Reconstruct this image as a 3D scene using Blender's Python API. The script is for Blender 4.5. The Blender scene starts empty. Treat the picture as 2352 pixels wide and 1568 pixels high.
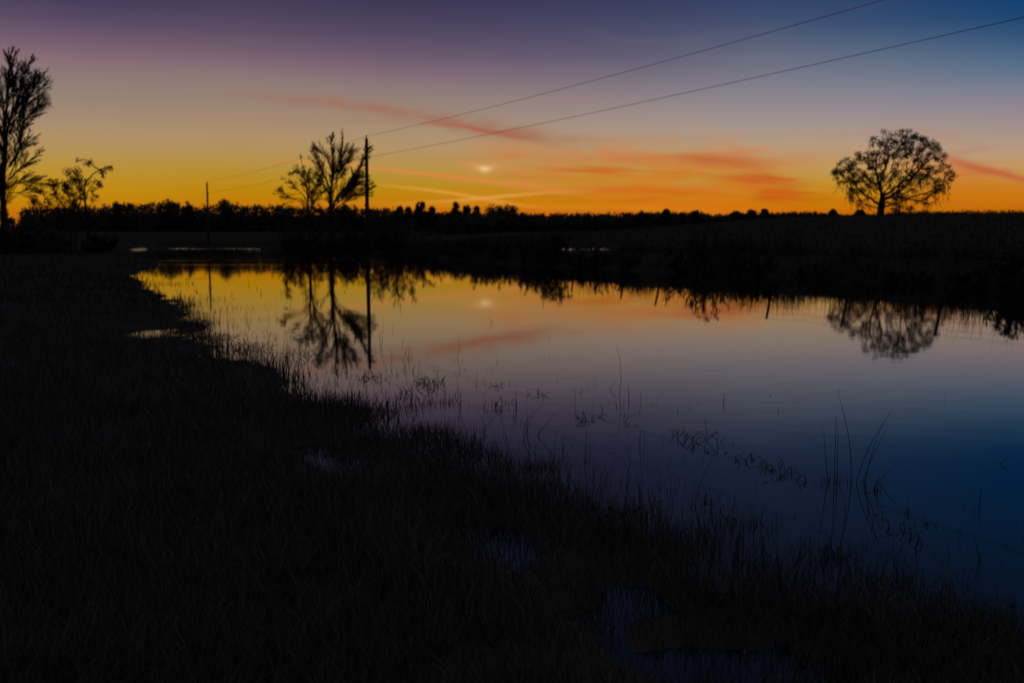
import bpy, math, random
import numpy as np
from mathutils import Vector
R = math.radians
random.seed(7); rng = np.random.default_rng(7)
C = bpy.context.scene.collection
scn = bpy.context.scene

# ------------------------------------------------------------------ camera
F, CX, CY, PITCH, CAMZ = 2287.0, 1176.0, 784.0, R(6.01), 1.60
cam = bpy.data.cameras.new('camera'); co = bpy.data.objects.new('camera', cam); C.objects.link(co)
co.location = (0, 0, CAMZ); co.rotation_euler = (R(90) - PITCH, 0, 0)
cam.sensor_width = 36; cam.lens = 35.0; cam.clip_start = .1; cam.clip_end = 6000
cam.dof.use_dof = True; cam.dof.focus_distance = 6.5; cam.dof.aperture_fstop = 2.8
scn.camera = co
scn.render.engine = 'CYCLES'
scn.cycles.max_bounces = 6; scn.cycles.diffuse_bounces = 2; scn.cycles.glossy_bounces = 3
scn.view_settings.view_transform = 'Standard'; scn.view_settings.look = 'None'
scn.view_settings.exposure = 0; scn.view_settings.gamma = 1

def ray(px, py):
    dx, dz = (px - CX) / F, -(py - CY) / F
    c, s = math.cos(PITCH), math.sin(PITCH)
    return (dx, c + dz * s, dz * c - s)
def onz(px, py, z=0.0):                 # where the line of sight meets height z
    d = ray(px, py); t = (z - CAMZ) / d[2]
    return (d[0] * t, d[1] * t)
def aty(px, py, Y):                     # the point at depth Y
    d = ray(px, py); t = Y / d[1]
    return (d[0] * t, Y, CAMZ + d[2] * t)
def azel(px, py):
    d = ray(px, py)
    return math.degrees(math.atan2(d[0], d[1])), math.degrees(math.atan2(d[2], math.hypot(d[0], d[1])))
def topx(az, el):
    a, e = R(az), R(el)
    d = (math.sin(a) * math.cos(e), math.cos(a) * math.cos(e), math.sin(e))
    c, s = math.cos(PITCH), math.sin(PITCH)
    fw, up = d[1] * c - d[2] * s, d[1] * s + d[2] * c
    return CX + F * d[0] / fw, CY - F * up / fw
def lin(c):
    return tuple(((v / 255) / 12.92 if v <= 10.3 else (((v / 255) + .055) / 1.055) ** 2.4) for v in c)

# ------------------------------------------------------------------ sky after sunset (world)
SKYX = [230, 610, 970, 1450, 1950, 2450]
SKY = [
 {0:(70,60,90),65:(92,77,103),130:(132,102,116),160:(138,112,118),200:(142,126,118),250:(152,132,116),300:(168,140,112),350:(178,146,98),400:(184,144,60),440:(190,142,30),480:(196,138,10),540:(196,100,10)},
 {0:(68,60,88),65:(88,74,98),130:(116,94,110),160:(134,106,117),200:(144,124,118),250:(152,130,116),300:(168,138,112),350:(176,144,98),400:(182,142,60),440:(184,138,24),480:(190,128,4),540:(196,96,10)},
 {0:(62,55,84),65:(76,66,94),130:(104,86,108),180:(130,106,118),230:(144,126,120),290:(160,136,114),340:(174,146,110),390:(182,146,84),430:(180,144,50),460:(182,138,10),490:(196,128,10),540:(196,90,10)},
 {0:(56,56,86),65:(68,68,98),130:(90,82,106),180:(114,102,118),240:(138,124,126),290:(156,138,130),330:(168,145,124),370:(180,147,104),400:(184,146,80),440:(194,142,46),480:(200,130,10),540:(196,88,10)},
 {0:(46,64,100),65:(64,80,110),130:(94,102,122),180:(112,114,128),230:(128,126,136),280:(144,134,136),330:(164,146,130),380:(182,150,108),430:(190,146,60),470:(196,138,10),500:(196,124,4),540:(196,88,10)},
 {0:(6,58,104),65:(26,70,112),130:(66,96,126),180:(92,110,134),230:(124,122,136),290:(146,132,136),340:(166,142,126),390:(186,150,112),430:(194,146,60),460:(196,134,10),500:(192,112,4),540:(190,84,10)},
]
HIGH = [((52,48,78),(40,42,68)), ((56,54,82),(40,42,68)), ((52,53,80),(38,42,70)), ((46,52,82),(36,44,72)), ((44,56,88),(36,44,70)), ((26,54,94),(32,44,74))]
def skycol(px, py):
    X, Y = px * 2500 / 2352, py * 2500 / 2352
    def col(i):
        t = SKY[i]; ks = sorted(t)
        return [float(np.interp(Y, ks, [lin(t[k])[c] for k in ks])) for c in range(3)]
    X = min(max(X, SKYX[0]), SKYX[-1])
    i = min(int(np.searchsorted(SKYX, X, 'right')) - 1, 4)
    f = (X - SKYX[i]) / (SKYX[i + 1] - SKYX[i])
    a, b = col(i), col(i + 1)
    g_ = 1 + .12 * min(max((X - 1000) / 900, 0), 1) * min(max((460 - Y) / 150, 0), 1)
    return [(a[k] * (1 - f) + b[k] * f) * g_ for k in range(3)]

world = bpy.data.worlds.new('World'); scn.world = world; world.use_nodes = True
wt = world.node_tree; wn = wt.nodes; wl = wt.links
for n in list(wn): wn.remove(n)
def link(a, b): wl.new(a, b)
def M(op, a, b=None, c=None, clamp=False):
    n = wn.new('ShaderNodeMath'); n.operation = op; n.use_clamp = clamp
    for i, v in enumerate((a, b, c)):
        if v is None: continue
        if isinstance(v, (int, float)): n.inputs[i].default_value = v
        else: link(v, n.inputs[i])
    return n.outputs[0]
def MR(v, a, b, c=0.0, d=1.0, kind='SMOOTHSTEP'):
    n = wn.new('ShaderNodeMapRange'); n.interpolation_type = kind
    link(v, n.inputs[0])
    for i, x in enumerate((a, b, c, d)): n.inputs[i + 1].default_value = x
    return n.outputs[0]
def MIX(f, a, b):
    n = wn.new('ShaderNodeMix'); n.data_type = 'RGBA'
    if isinstance(f, (int, float)): n.inputs[0].default_value = f
    else: link(f, n.inputs[0])
    for i, v in ((6, a), (7, b)):
        if isinstance(v, tuple): n.inputs[i].default_value = (*v, 1)
        else: link(v, n.inputs[i])
    return n.outputs[2]
def RAMP(v, stops, interp='LINEAR'):
    n = wn.new('ShaderNodeValToRGB'); r = n.color_ramp; r.interpolation = interp
    while len(r.elements) > 1: r.elements.remove(r.elements[0])
    r.elements[0].position = stops[0][0]; r.elements[0].color = (*stops[0][1], 1)
    for p, c in stops[1:]:
        e = r.elements.new(p); e.color = (*c, 1)
    link(v, n.inputs[0]); return n.outputs[0]
def NOISE(u, v, su, sv, det=3, w=0.0, dist=0.0):
    cb = wn.new('ShaderNodeCombineXYZ')
    link(M('MULTIPLY', u, su), cb.inputs[0]); link(M('MULTIPLY', v, sv), cb.inputs[1]); cb.inputs[2].default_value = w
    n = wn.new('ShaderNodeTexNoise'); n.inputs['Scale'].default_value = 1; n.inputs['Detail'].default_value = det
    n.inputs['Distortion'].default_value = dist
    link(cb.outputs[0], n.inputs['Vector']); return n.outputs[0]
tc = wn.new('ShaderNodeTexCoord'); sp = wn.new('ShaderNodeSeparateXYZ'); link(tc.outputs['Generated'], sp.inputs[0])
AZ = M('MULTIPLY', M('ARCTAN2', sp.outputs[0], sp.outputs[1]), 57.29578)
EL = M('MULTIPLY', M('ARCSINE', sp.outputs[2]), 57.29578)
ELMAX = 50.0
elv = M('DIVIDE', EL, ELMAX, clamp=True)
els = [0, .5, 1.0, 1.6, 2.2, 2.8, 3.5, 4.2, 5, 5.8, 6.6, 7.4, 8.2, 9, 10, 11, 12, 12.8]
azs = [-23, -15, -7, 0, 7, 14, 20, 27]
cols = []
for a in azs:
    st = [(e / ELMAX, skycol(*topx(a, e))) for e in els]
    X = topx(a, 12)[0] * 2500 / 2352
    hi = [[float(np.interp(X, SKYX, [lin(HIGH[i][j])[c] for i in range(6)])) for c in range(3)] for j in (0, 1)]
    st += [(17 / ELMAX, hi[0]), (27 / ELMAX, hi[1]), (.72, lin((56,58,76))), (1.0, lin((100,102,114)))]  # top stops: overhead brightness added above the view to lift the dark foreground
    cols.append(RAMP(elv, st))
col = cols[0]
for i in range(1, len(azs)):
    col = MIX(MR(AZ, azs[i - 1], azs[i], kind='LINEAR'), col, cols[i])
# thin twilight cloud: streaks drawn in azimuth and elevation
U0, U1 = -36.0, 36.0
u = MR(AZ, U0, U1, kind='LINEAR')
wob = M('SUBTRACT', NOISE(AZ, EL, .35, 1.2, 4), .5)
def streak(pts, color, wobble=.25, interp='B_SPLINE', brk=0.0):
    # pts: (pixel x, pixel y, half-width in pixels, strength)
    global col
    st = []
    for x, y, w, s in pts:
        a, e = azel(x, y)
        st.append(((a - U0) / (U1 - U0), (e / 20, w / 40 / 5, s)))
    n = RAMP(u, st, interp)
    s3 = wn.new('ShaderNodeSeparateColor'); link(n, s3.inputs[0])
    d = M('SUBTRACT', M('ADD', EL, M('MULTIPLY', wob, wobble)), M('MULTIPLY', s3.outputs[0], 20))
    w = M('ADD', M('MULTIPLY', s3.outputs[1], 5), .004)
    q = M('DIVIDE', d, w)
    m = M('MULTIPLY', M('EXPONENT', M('MULTIPLY', M('MULTIPLY', q, q), -1)), s3.outputs[2])
    if brk: m = M('MULTIPLY', m, MR(NOISE(AZ, EL, .5, 1.6, 4, brk), .3, .6, .35, 1))
    col = MIX(M('MINIMUM', m, 1), col, lin(color))
# broad orange bank low in the middle-right
def cloudbank(a0_, a1_, a2_, a3_, e0_, e1_, e2_, e3_, su, sv, seed, lo, hi, dist, amt, color):
    global col
    m = M('MULTIPLY', M('MULTIPLY', MR(AZ, a0_, a1_), MR(AZ, a3_, a2_)), M('MULTIPLY', MR(EL, e3_, e2_), MR(EL, e0_, e1_)))
    sk = M('ADD', EL, M('MULTIPLY', AZ, .06))
    n = MR(NOISE(AZ, sk, su, sv, 5, seed, dist), lo, hi)
    col = MIX(M('MULTIPLY', M('MULTIPLY', m, n), amt), col, lin(color))
cloudbank(-5, 1, 13, 19, 2.2, 3.0, 4.4, 6.0, .17, .85, 3.1, .38, .66, .8, .72, (204, 126, 68))
cloudbank(-1, 5, 11, 17, .5, 1.6, 3.4, 4.8, .15, .9, 6.6, .30, .62, .8, .8, (210, 118, 22))
cloudbank(-2, 5, 14, 20, .6, 1.2, 3.2, 4.6, .12, 1.5, 8.4, .50, .70, .5, .8, (190, 80, 14))
cloudbank(16, 22, 40, 60, .4, 1.2, 3.0, 4.4, .14, 1.3, 2.7, .42, .68, .5, .6, (206, 104, 30))
cloudbank(-30, -20, 14, 30, 4.5, 6, 10, 13, .10, .5, 12.4, .52, .78, .6, .10, (168, 128, 122))
streak([(430,219,6,0),(540,219,8,.35),(700,228,12,.6),(850,246,15,.7),(980,272,18,.8),(1100,292,20,.85),(1200,308,21,.8),(1290,322,18,.45),(1400,330,14,0)], (160,108,86), .5, brk=2.2)
streak([(940,280,4,0),(1060,290,6,.7),(1110,299,5,.85),(1180,312,8,.6),(1240,320,7,0)], (168,90,62), .2)
streak([(560,270,4,0),(620,274,4,.3),(700,276,4,0)], (172,118,96), .2)
streak([(1050,222,2,0),(1230,224,2.5,.25),(1350,230,3,.4),(1470,238,3,.2),(1560,244,3,0)], (172,122,118), .08)
streak([(600,366,3,0),(700,371,3,.6),(800,380,3.5,.95),(900,392,4,.85),(1000,402,4.5,.85),(1120,416,6,.8),(1260,432,9,.6),(1380,445,12,0)], (218,134,70), .05)
streak([(840,422,2.5,0),(920,429,3.5,.7),(1010,439,4,.9),(1090,453,4,.9),(1160,466,4.5,.7),(1260,482,4,0)], (224,152,60), .05)
streak([(900,468,3,0),(1040,462,4,.6),(1120,454,4,.9),(1200,447,3.5,.8),(1310,440,4,0)], (228,162,70), .05)
streak([(840,475,4,0),(950,472,5,.5),(1100,470,6,.4),(1300,474,6,.4),(1500,478,8,.3),(1700,482,8,0)], (222,140,20), .3)
streak([(1070,372,7,0),(1130,376,9,.4),(1210,388,10,.5),(1270,378,12,.4),(1400,362,12,.35),(1500,376,12,0)], (206,130,76), .4, brk=5.0)
streak([(1530,362,8,0),(1600,366,14,.9),(1680,371,13,.85),(1750,374,10,.4),(1820,376,6,0)], (190,98,46), .3)
streak([(1590,405,6,0),(1680,408,11,.85),(1750,414,12,.9),(1810,422,10,.6),(1880,430,7,0)], (196,92,30), .3)
streak([(1690,430,6,0),(1760,438,11,.8),(1810,448,12,.8),(1860,458,8,.2),(1920,464,6,0)], (204,96,24), .3)
streak([(1300,452,4,0),(1390,436,9,.5),(1480,440,8,.65),(1600,442,7,.6),(1720,452,6,0)], (204,98,14), .3)
streak([(1420,474,6,0),(1600,476,9,.6),(1800,478,9,.5),(1950,480,8,0)], (214,110,8), .3)
streak([(2120,350,12,0),(2180,366,12,.6),(2230,383,9,.85),(2290,396,8,.85),(2352,411,8,.8),(2470,440,10,.5),(2600,470,9,0)], (190,92,62), .12)
streak([(2160,352,7,0),(2200,352,7,.4),(2250,344,6,.4),(2300,336,5,0)], (182,122,108), .2)
streak([(1960,315,8,0),(2040,296,8,.25),(2140,300,14,.3),(2220,330,14,.2),(2300,350,10,0)], (176,128,116), .3)
streak([(2020,462,4,0),(2140,456,6,.5),(2260,452,6,.5),(2400,458,6,.4),(2600,470,6,0)], (214,108,10), .3)
streak([(2300,425,6,0),(2352,430,9,.4),(2420,440,9,.4),(2560,455,8,0)], (204,110,40), .2)
# the small bright spot in the cloud
a0, e0 = azel(1113, 388)
dEl = M('SUBTRACT', EL, e0)
wdt = M('ADD', .46, M('MULTIPLY', M('MINIMUM', M('MAXIMUM', dEl, -.3), .3), .9))
for sc_, se_, am_, cc in ((2.2, .34, .45, (220,150,88)), (1.0, .19, .62, (238,194,132)), (.5, .10, .45, (246,214,160))):
    da = M('DIVIDE', M('SUBTRACT', M('ADD', AZ, M('MULTIPLY', wob, .5)), a0), M('MULTIPLY', wdt, sc_)); de = M('DIVIDE', dEl, se_)
    g = M('EXPONENT', M('MULTIPLY', M('ADD', M('MULTIPLY', da, da), M('MULTIPLY', de, de)), -1))
    col = MIX(M('MULTIPLY', g, am_), col, lin(cc))
# the eastern half of the sky, behind the camera: dark blue low down, brightness added overhead to lift the ground
away = M('ABSOLUTE', M('SUBTRACT', AZ, 2.0))
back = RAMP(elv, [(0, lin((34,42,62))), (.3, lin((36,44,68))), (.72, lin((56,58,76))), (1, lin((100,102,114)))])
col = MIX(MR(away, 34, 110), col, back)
col = MIX(MR(EL, 0, -3), col, lin((8, 8, 9)))
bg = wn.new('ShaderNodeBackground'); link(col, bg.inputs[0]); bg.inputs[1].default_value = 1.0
# the real twilight scattering of a sun six degrees below the horizon is added underneath, very weak
skt = wn.new('ShaderNodeTexSky'); skt.sky_type = 'NISHITA'; skt.sun_disc = False
skt.sun_elevation = R(-6); skt.sun_rotation = R(4)
bg2 = wn.new('ShaderNodeBackground'); link(skt.outputs[0], bg2.inputs[0]); bg2.inputs[1].default_value = .05
ad = wn.new('ShaderNodeAddShader'); link(bg.outputs[0], ad.inputs[0]); link(bg2.outputs[0], ad.inputs[1])
wo = wn.new('ShaderNodeOutputWorld'); link(ad.outputs[0], wo.inputs[0])

# ------------------------------------------------------------------ materials
def mat(name, c, rough=.8, spec=.3, var=0.0, scale=5.0, c2=None, coat=0):
    m = bpy.data.materials.new(name); m.use_nodes = True; t = m.node_tree
    b = t.nodes['Principled BSDF']; b.inputs['Base Color'].default_value = (*c, 1)
    b.inputs['Roughness'].default_value = rough; b.inputs['Specular IOR Level'].default_value = spec
    tcn = t.nodes.new('ShaderNodeTexCoord'); n = t.nodes.new('ShaderNodeTexNoise'); n.inputs['Scale'].default_value = scale
    n.inputs['Detail'].default_value = 5
    t.links.new(tcn.outputs['Object'], n.inputs['Vector'])
    r = t.nodes.new('ShaderNodeValToRGB')
    r.color_ramp.elements[0].position = .35; r.color_ramp.elements[1].position = .68
    r.color_ramp.elements[0].color = (*(c2 or [v * .55 for v in c]), 1); r.color_ramp.elements[1].color = (*[v * 1.25 for v in c], 1)
    t.links.new(n.outputs[0], r.inputs[0]); t.links.new(r.outputs[0], b.inputs['Base Color'])
    return m
m_ground = mat('wet_meadow_soil', (.042, .04, .033), .95, .0, scale=.8, c2=(.03, .028, .022))
m_grass = mat('grass_blades', (.068, .064, .05), .55, .25, scale=2.5, c2=(.06, .056, .042))
m_field = mat('field_grass_blades', (.036, .033, .026), .95, .0, scale=.5, c2=(.032, .029, .023))
m_dry = mat('dry_stems', (.10, .08, .045), .5, .4, scale=6)
m_bark = mat('bark', (.045, .036, .028), .85, .2, scale=3)
m_twig = mat('twigs', (.05, .038, .028), .8, .2, scale=3)
m_leaf = mat('foliage', (.05, .055, .025), .6, .3, scale=1.2, c2=(.03, .03, .014))
m_wood = mat('weathered_pole_wood', (.11, .085, .06), .8, .25, scale=9)
m_wire = mat('cable', (.03, .03, .032), .5, .4)
m_glass = mat('insulator_ceramic', (.25, .22, .2), .25, .5)

mw = bpy.data.materials.new('still_flood_water'); mw.use_nodes = True
t = mw.node_tree; b = t.nodes['Principled BSDF']
b.inputs['Base Color'].default_value = (.0045, .0055, .007, 1); b.inputs['Roughness'].default_value = .015
b.inputs['IOR'].default_value = 1.39
tcn = t.nodes.new('ShaderNodeTexCoord')
def wnoise(sx, sy, det, w=0):
    mp = t.nodes.new('ShaderNodeMapping'); mp.inputs['Scale'].default_value = (sx, sy, 1); mp.inputs['Location'].default_value = (w, w, w)
    t.links.new(tcn.outputs['Object'], mp.inputs[0])
    n = t.nodes.new('ShaderNodeTexNoise'); n.inputs['Scale'].default_value = 1; n.inputs['Detail'].default_value = det
    t.links.new(mp.outputs[0], n.inputs['Vector']); return n.outputs[0]
def wm(op, a, b_, clamp=False):
    n = t.nodes.new('ShaderNodeMath'); n.operation = op; n.use_clamp = clamp
    for i, v in enumerate((a, b_)):
        if isinstance(v, (int, float)): n.inputs[i].default_value = v
        else: t.links.new(v, n.inputs[i])
    return n.outputs[0]
def wr(v, a, b_, c, d):
    n = t.nodes.new('ShaderNodeMapRange'); n.interpolation_type = 'SMOOTHSTEP'; t.links.new(v, n.inputs[0])
    for i, x in enumerate((a, b_, c, d)): n.inputs[i + 1].default_value = x
    return n.outputs[0]
sx = t.nodes.new('ShaderNodeSeparateXYZ'); t.links.new(tcn.outputs['Object'], sx.inputs[0])
far = wr(sx.outputs[1], 52, 64, 0, 1)                # the wind touches only the far water
patch = wr(wnoise(.03, .28, 3, 5.0), .45, .6, 0, 1)
ruff = wm('MULTIPLY', far, patch)
rough = wm('ADD', wm('MULTIPLY', ruff, .05), .024)
open_ = wr(sx.outputs[1], 78, 84, 0, .22)
t.links.new(wm('ADD', rough, open_), b.inputs['Roughness'])
bp = t.nodes.new('ShaderNodeBump'); bp.inputs['Strength'].default_value = 1; bp.inputs['Distance'].default_value = 1
hgt = wm('ADD', wm('MULTIPLY', wnoise(1.2, 2.4, 2), .0007), wm('MULTIPLY', wnoise(5, 9, 2), .00012))
t.links.new(wm('ADD', hgt, wm('MULTIPLY', wm('MULTIPLY', wnoise(3, 6, 3), ruff), .003)), bp.inputs['Height'])
t.links.new(bp.outputs[0], b.inputs['Normal'])

# ------------------------------------------------------------------ mesh helpers
class MB:
    def __init__(s): s.v = []; s.f = []; s.n = 0
    def add(s, v, f):
        v = np.asarray(v, float).reshape(-1, 3); s.v.append(v); s.f += [tuple(i + s.n for i in q) for q in f]; s.n += len(v)
    def tube(s, pts, rad, k=5, cap=True):
        P = np.asarray(pts, float); m = len(P); rad = np.asarray(rad, float) * np.ones(m)
        T = np.gradient(P, axis=0); T /= np.linalg.norm(T, axis=1)[:, None] + 1e-9
        ref = np.array([0, 1., 0]) if abs(T[0][1]) < .9 else np.array([1., 0, 0])
        A = np.cross(T, ref); A /= np.linalg.norm(A, axis=1)[:, None] + 1e-9; B = np.cross(T, A)
        an = np.arange(k) * 2 * math.pi / k
        V = P[:, None, :] + rad[:, None, None] * (np.cos(an)[None, :, None] * A[:, None, :] + np.sin(an)[None, :, None] * B[:, None, :])
        f = []
        for i in range(m - 1):
            for j in range(k):
                a, c = i * k + j, i * k + (j + 1) % k
                f.append((a, c, c + k, a + k))
        if cap: f.append(tuple(range(k))[::-1]); f.append(tuple(range((m - 1) * k, m * k)))
        s.add(V, f)
    def box(s, x0, x1, y0, y1, z0, z1):
        v = [(x, y, z) for z in (z0, z1) for y in (y0, y1) for x in (x0, x1)]
        s.add(v, [(0,2,3,1), (4,5,7,6), (0,1,5,4), (2,6,7,3), (0,4,6,2), (1,3,7,5)])
    def build(s, name, m, parent=None, smooth=False):
        me = bpy.data.meshes.new(name); me.from_pydata(np.vstack(s.v).tolist(), [], s.f); me.materials.append(m)
        if smooth: me.polygons.foreach_set('use_smooth', [True] * len(me.polygons))
        o = bpy.data.objects.new(name, me); C.objects.link(o)
        if parent is not None: o.parent = parent
        return o
def npmesh(name, V, Fa, m, parent=None, smooth=False):          # equal-sized faces from numpy arrays
    me = bpy.data.meshes.new(name); V = np.asarray(V, np.float32).reshape(-1, 3); Fa = np.asarray(Fa, np.int32); k = Fa.shape[1]
    me.vertices.add(len(V)); me.vertices.foreach_set('co', V.ravel())
    me.loops.add(Fa.size); me.loops.foreach_set('vertex_index', Fa.ravel())
    me.polygons.add(len(Fa)); me.polygons.foreach_set('loop_start', np.arange(0, Fa.size, k, dtype=np.int32))
    if smooth: me.polygons.foreach_set('use_smooth', np.ones(len(Fa), bool))
    me.update(calc_edges=True); me.validate(); me.materials.append(m)
    o = bpy.data.objects.new(name, me); C.objects.link(o)
    if parent is not None: o.parent = parent
    return o
def tag(o, label=None, cat=None, group=None, kind=None):
    if label: o['label'] = label
    if cat: o['category'] = cat
    if group: o['group'] = group
    if kind: o['kind'] = kind
    return o
def empty(name, loc, rz=0):
    o = bpy.data.objects.new(name, None); C.objects.link(o); o.location = loc; o.rotation_euler = (0, 0, rz); o.empty_display_size = .2
    return o

# ------------------------------------------------------------------ ground
def vnoise(x, y, s, seed=0):
    x = np.asarray(x, float) / s; y = np.asarray(y, float) / s
    xi, yi = np.floor(x).astype(np.int64), np.floor(y).astype(np.int64); fx, fy = x - xi, y - yi
    fx = fx * fx * (3 - 2 * fx); fy = fy * fy * (3 - 2 * fy)
    def h(a, b_):
        n = (a * 374761393 + b_ * 668265263 + seed * 974634777) & 0xffffffff
        n = ((n ^ (n >> 13)) * 1274126177) & 0xffffffff
        return ((n ^ (n >> 16)) & 0xffff) / 65535.0
    return (h(xi, yi) * (1 - fx) + h(xi + 1, yi) * fx) * (1 - fy) + (h(xi, yi + 1) * (1 - fx) + h(xi + 1, yi + 1) * fx) * fy
def fbm(x, y, s, seed=0, o=4):
    r = 0; a = .5
    for i in range(o): r = r + a * (vnoise(x, y, s / 2 ** i, seed + i) - .5); a *= .5
    return r * 2
def sdpoly(x, y, poly):                 # signed distance, positive inside
    x = np.asarray(x, float); y = np.asarray(y, float)
    d = np.full(x.shape, 1e18); ins = np.zeros(x.shape, bool); n = len(poly)
    for i in range(n):
        ax, ay = poly[i]; bx, by = poly[(i + 1) % n]
        ex, ey = bx - ax, by - ay; wx, wy = x - ax, y - ay
        tt = np.clip((wx * ex + wy * ey) / (ex * ex + ey * ey + 1e-12), 0, 1)
        d = np.minimum(d, (wx - tt * ex) ** 2 + (wy - tt * ey) ** 2)
        if ay != by:
            cond = ((ay > y) != (by > y)) & (x < ex * (y - ay) / (by - ay) + ax)
            ins ^= cond
    return np.where(ins, 1, -1) * np.sqrt(d)
k = 2352 / 2500
near_shore = [onz(*p) for p in [(300,634),(330,655),(400,690),(440,735),(455,772),(545,810),(620,848),(700,893),(770,918),(860,935),(862,958),(800,985),(860,1010),(960,1006),(1040,1018),(1130,1050),(1170,1100),(1260,1140),(1370,1175),(1480,1212),(1600,1252),(1700,1300),(1820,1350),(1960,1395),(2120,1430),(2240,1450),(2352,1500)]]
LAND = [(-60, -60), (-300, 60), (-300, 400), (-95, 260), (-62, 170), (-46, 120), (-34, 92), (-27, 76), (-20.5, 58)] + near_shore + [(6, 3.0), (30, -4), (30, -60)]
CHANNEL = [onz(p[0] * k, p[1] * k, .0) for p in [(1064,1268),(1240,1285),(1380,1350),(1500,1405),(1640,1470),(1800,1535),(2000,1610),(2250,1730),(2200,1900),(1850,1790),(1640,1660),(1500,1600),(1400,1510),(1280,1440),(1170,1350)]]
PUD = [[onz(p[0] * k, p[1] * k) for p in q] for q in (
    [(700,1070),(765,1076),(805,1120),(830,1136),(885,1118),(962,1155),(957,1196),(895,1184),(850,1160),(795,1156),(742,1122)],
    [(805,1048),(860,1032),(930,1018),(985,1030),(1000,1046),(920,1050),(860,1062)],
    [(285,812),(340,806),(370,796),(420,800),(445,806),(390,824),(350,832),(300,824)],
    [(1010,1232),(1030,1228),(1000,1246)])]
# far shore, from left to right, then round behind
FSH = [(-26, 72), (-21, 77), (-14, 79), (-8, 76), (-4.8, 70), (-1, 60), (2.6, 51), (5.5, 46.5), (8.6, 42.5), (11.2, 38.5), (13.4, 33.6), (15.0, 29.6), (17.5, 25.5), (24, 20), (40, 14)]
FAR = FSH + [(90, 8), (900, 0), (900, 1500), (-900, 1500), (-900, 420), (-300, 400), (-95, 260), (-62, 170), (-44, 120), (-33, 88)]
POOL = [[onz(*p) for p in q] for q in (
    [(384,571),(430,569.5),(470,571.5),(520,570),(600,571),(575,575.5),(500,574.5),(440,577),(400,575)],
    [(560,578),(600,577),(612,581),(575,583)],
    [(330,588),(372,587),(376,591),(335,592)],
    [(1283,572),(1316,571.2),(1318,575.5),(1286,575)],
    [(1362,571),(1386,570.5),(1394,574),(1366,575)],
    [(700,571),(735,570.5),(738,573),(704,573)],
    [(95,585),(112,584.5),(114,587),(98,587)])]
GAPX = (.036, .108)
def ingap(x, y): return (x / np.maximum(y, 1) > GAPX[0]) & (x / np.maximum(y, 1) < GAPX[1]) & (y > 40) & (y < 84)
FIELDPOOL = [[onz(*p, .66) for p in q] for q in ([(1283,571.4),(1300,570.2),(1318,571),(1320,576),(1300,577),(1286,576)],[(1334,573),(1354,572.8),(1354,576),(1334,576)],[(1362,570.6),(1388,570),(1398,573),(1392,577),(1366,576)])]
def sstep(a, b_, v):
    t_ = np.clip((v - a) / (b_ - a), 0, 1); return t_ * t_ * (3 - 2 * t_)
def height(x, y, detail=True):
    x = np.asarray(x, float); y = np.asarray(y, float)
    dist = np.hypot(x, y)
    wa = np.clip(dist / 12, .3, 1.0)
    wx = x + fbm(x, y, 1.6, 11) * .4 * wa; wy = y + fbm(x, y, 1.6, 31) * .6 * wa
    sdl = sdpoly(wx, wy, LAND); sdf = sdpoly(wx, wy, FAR); sdc = sdpoly(wx, wy, CHANNEL)
    # near land: a low soggy meadow, rising away on the left
    hl = np.clip(sdl, -3, 1.2) * np.where(sdl > 0, .10, .16)
    hl = hl + sstep(2, 60, sdl) * 1.2 + sstep(20, 70, sdl) * 1.2 * sstep(-20, -50, x)
    hl = hl + np.where(sdl > 0, 1, .35) * (.07 * fbm(x, y, .9, 5) + .03 * fbm(x, y, .25, 9))
    pud = sdc
    for q in PUD: pud = np.maximum(pud, sdpoly(wx, wy, q) )
    pud = np.where(pud > -.3, pud - .34 * sstep(.63, .78, vnoise(x, y * .7, .30, 61)) * (dist < 9), pud)
    hl = np.minimum(hl, np.where(pud > -.5, np.clip(-pud, -.5, .5) * .22 - .006 + .03 * fbm(x, y, .3, 12), 9))
    # far side: bank about half a metre high, then the field
    lowl = sstep(-4, -14, x)                                   # the left part of the far side lies almost at water level
    bankh = .82 * (1 - lowl) + .22 * lowl
    hf = np.where(sdf < 0, np.clip(sdf, -4, 0) * .2, sstep(0, 1.6, sdf) * bankh)
    a = np.degrees(np.arctan2(x, np.maximum(y, .1)))
    hill = sstep(-6, 20, a) * 4.15 * sstep(45, 172, dist) + sstep(172, 420, dist) * 1.4 * sstep(0, 20, a)
    hf = hf + np.where(sdf > 0, 1, 0) * (hill * sstep(2, 30, sdf) + .10 * fbm(x, y, 6, 21) * sstep(1, 6, sdf) + .05 * fbm(x, y, 1.5, 22))
    hf = hf - np.where(sdf > 0, 1, 0) * sstep(2, 8, sdf) * .28 * (1 - sstep(75, 160, dist)) * (1 - lowl)
    hf = hf + np.where(sdf > 0, 1, 0) * sstep(200, 500, dist) * (3.5 - hill * .6)
    ps = np.full(x.shape, -99.)
    px = x + fbm(x, y, 9, 44) * 1.0; py = y + fbm(x, y, 5, 45) * 2.5
    for q in POOL: ps = np.maximum(ps, sdpoly(px, py, q))
    hf = np.where((sdf > 0) & (ps > -3), np.minimum(hf, np.clip(-ps, -1, 3) * .05 + .0), hf)
    hl = np.where((sdl > 0) & (ps > -3), np.minimum(hl, np.clip(-ps, -1, 3) * .2 + .0), hl)
    fp = np.full(x.shape, -99.)
    for q in FIELDPOOL: fp = np.maximum(fp, sdpoly(x, y, q))
    hf = np.where(fp > -4, np.clip(.72 - .1 * sstep(-.6, .3, fp), 0, np.maximum(hf, .72)), hf)
    hf = np.where(ingap(x, y) & (sdf > 1.2), np.minimum(hf, .76), hf)
    return np.maximum(hl, hf)
nx, ny = 640, 620
gx = 7 * np.sinh(np.linspace(-math.asinh(1100 / 7), math.asinh(1100 / 7), nx)); gx = gx + 1.5
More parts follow.
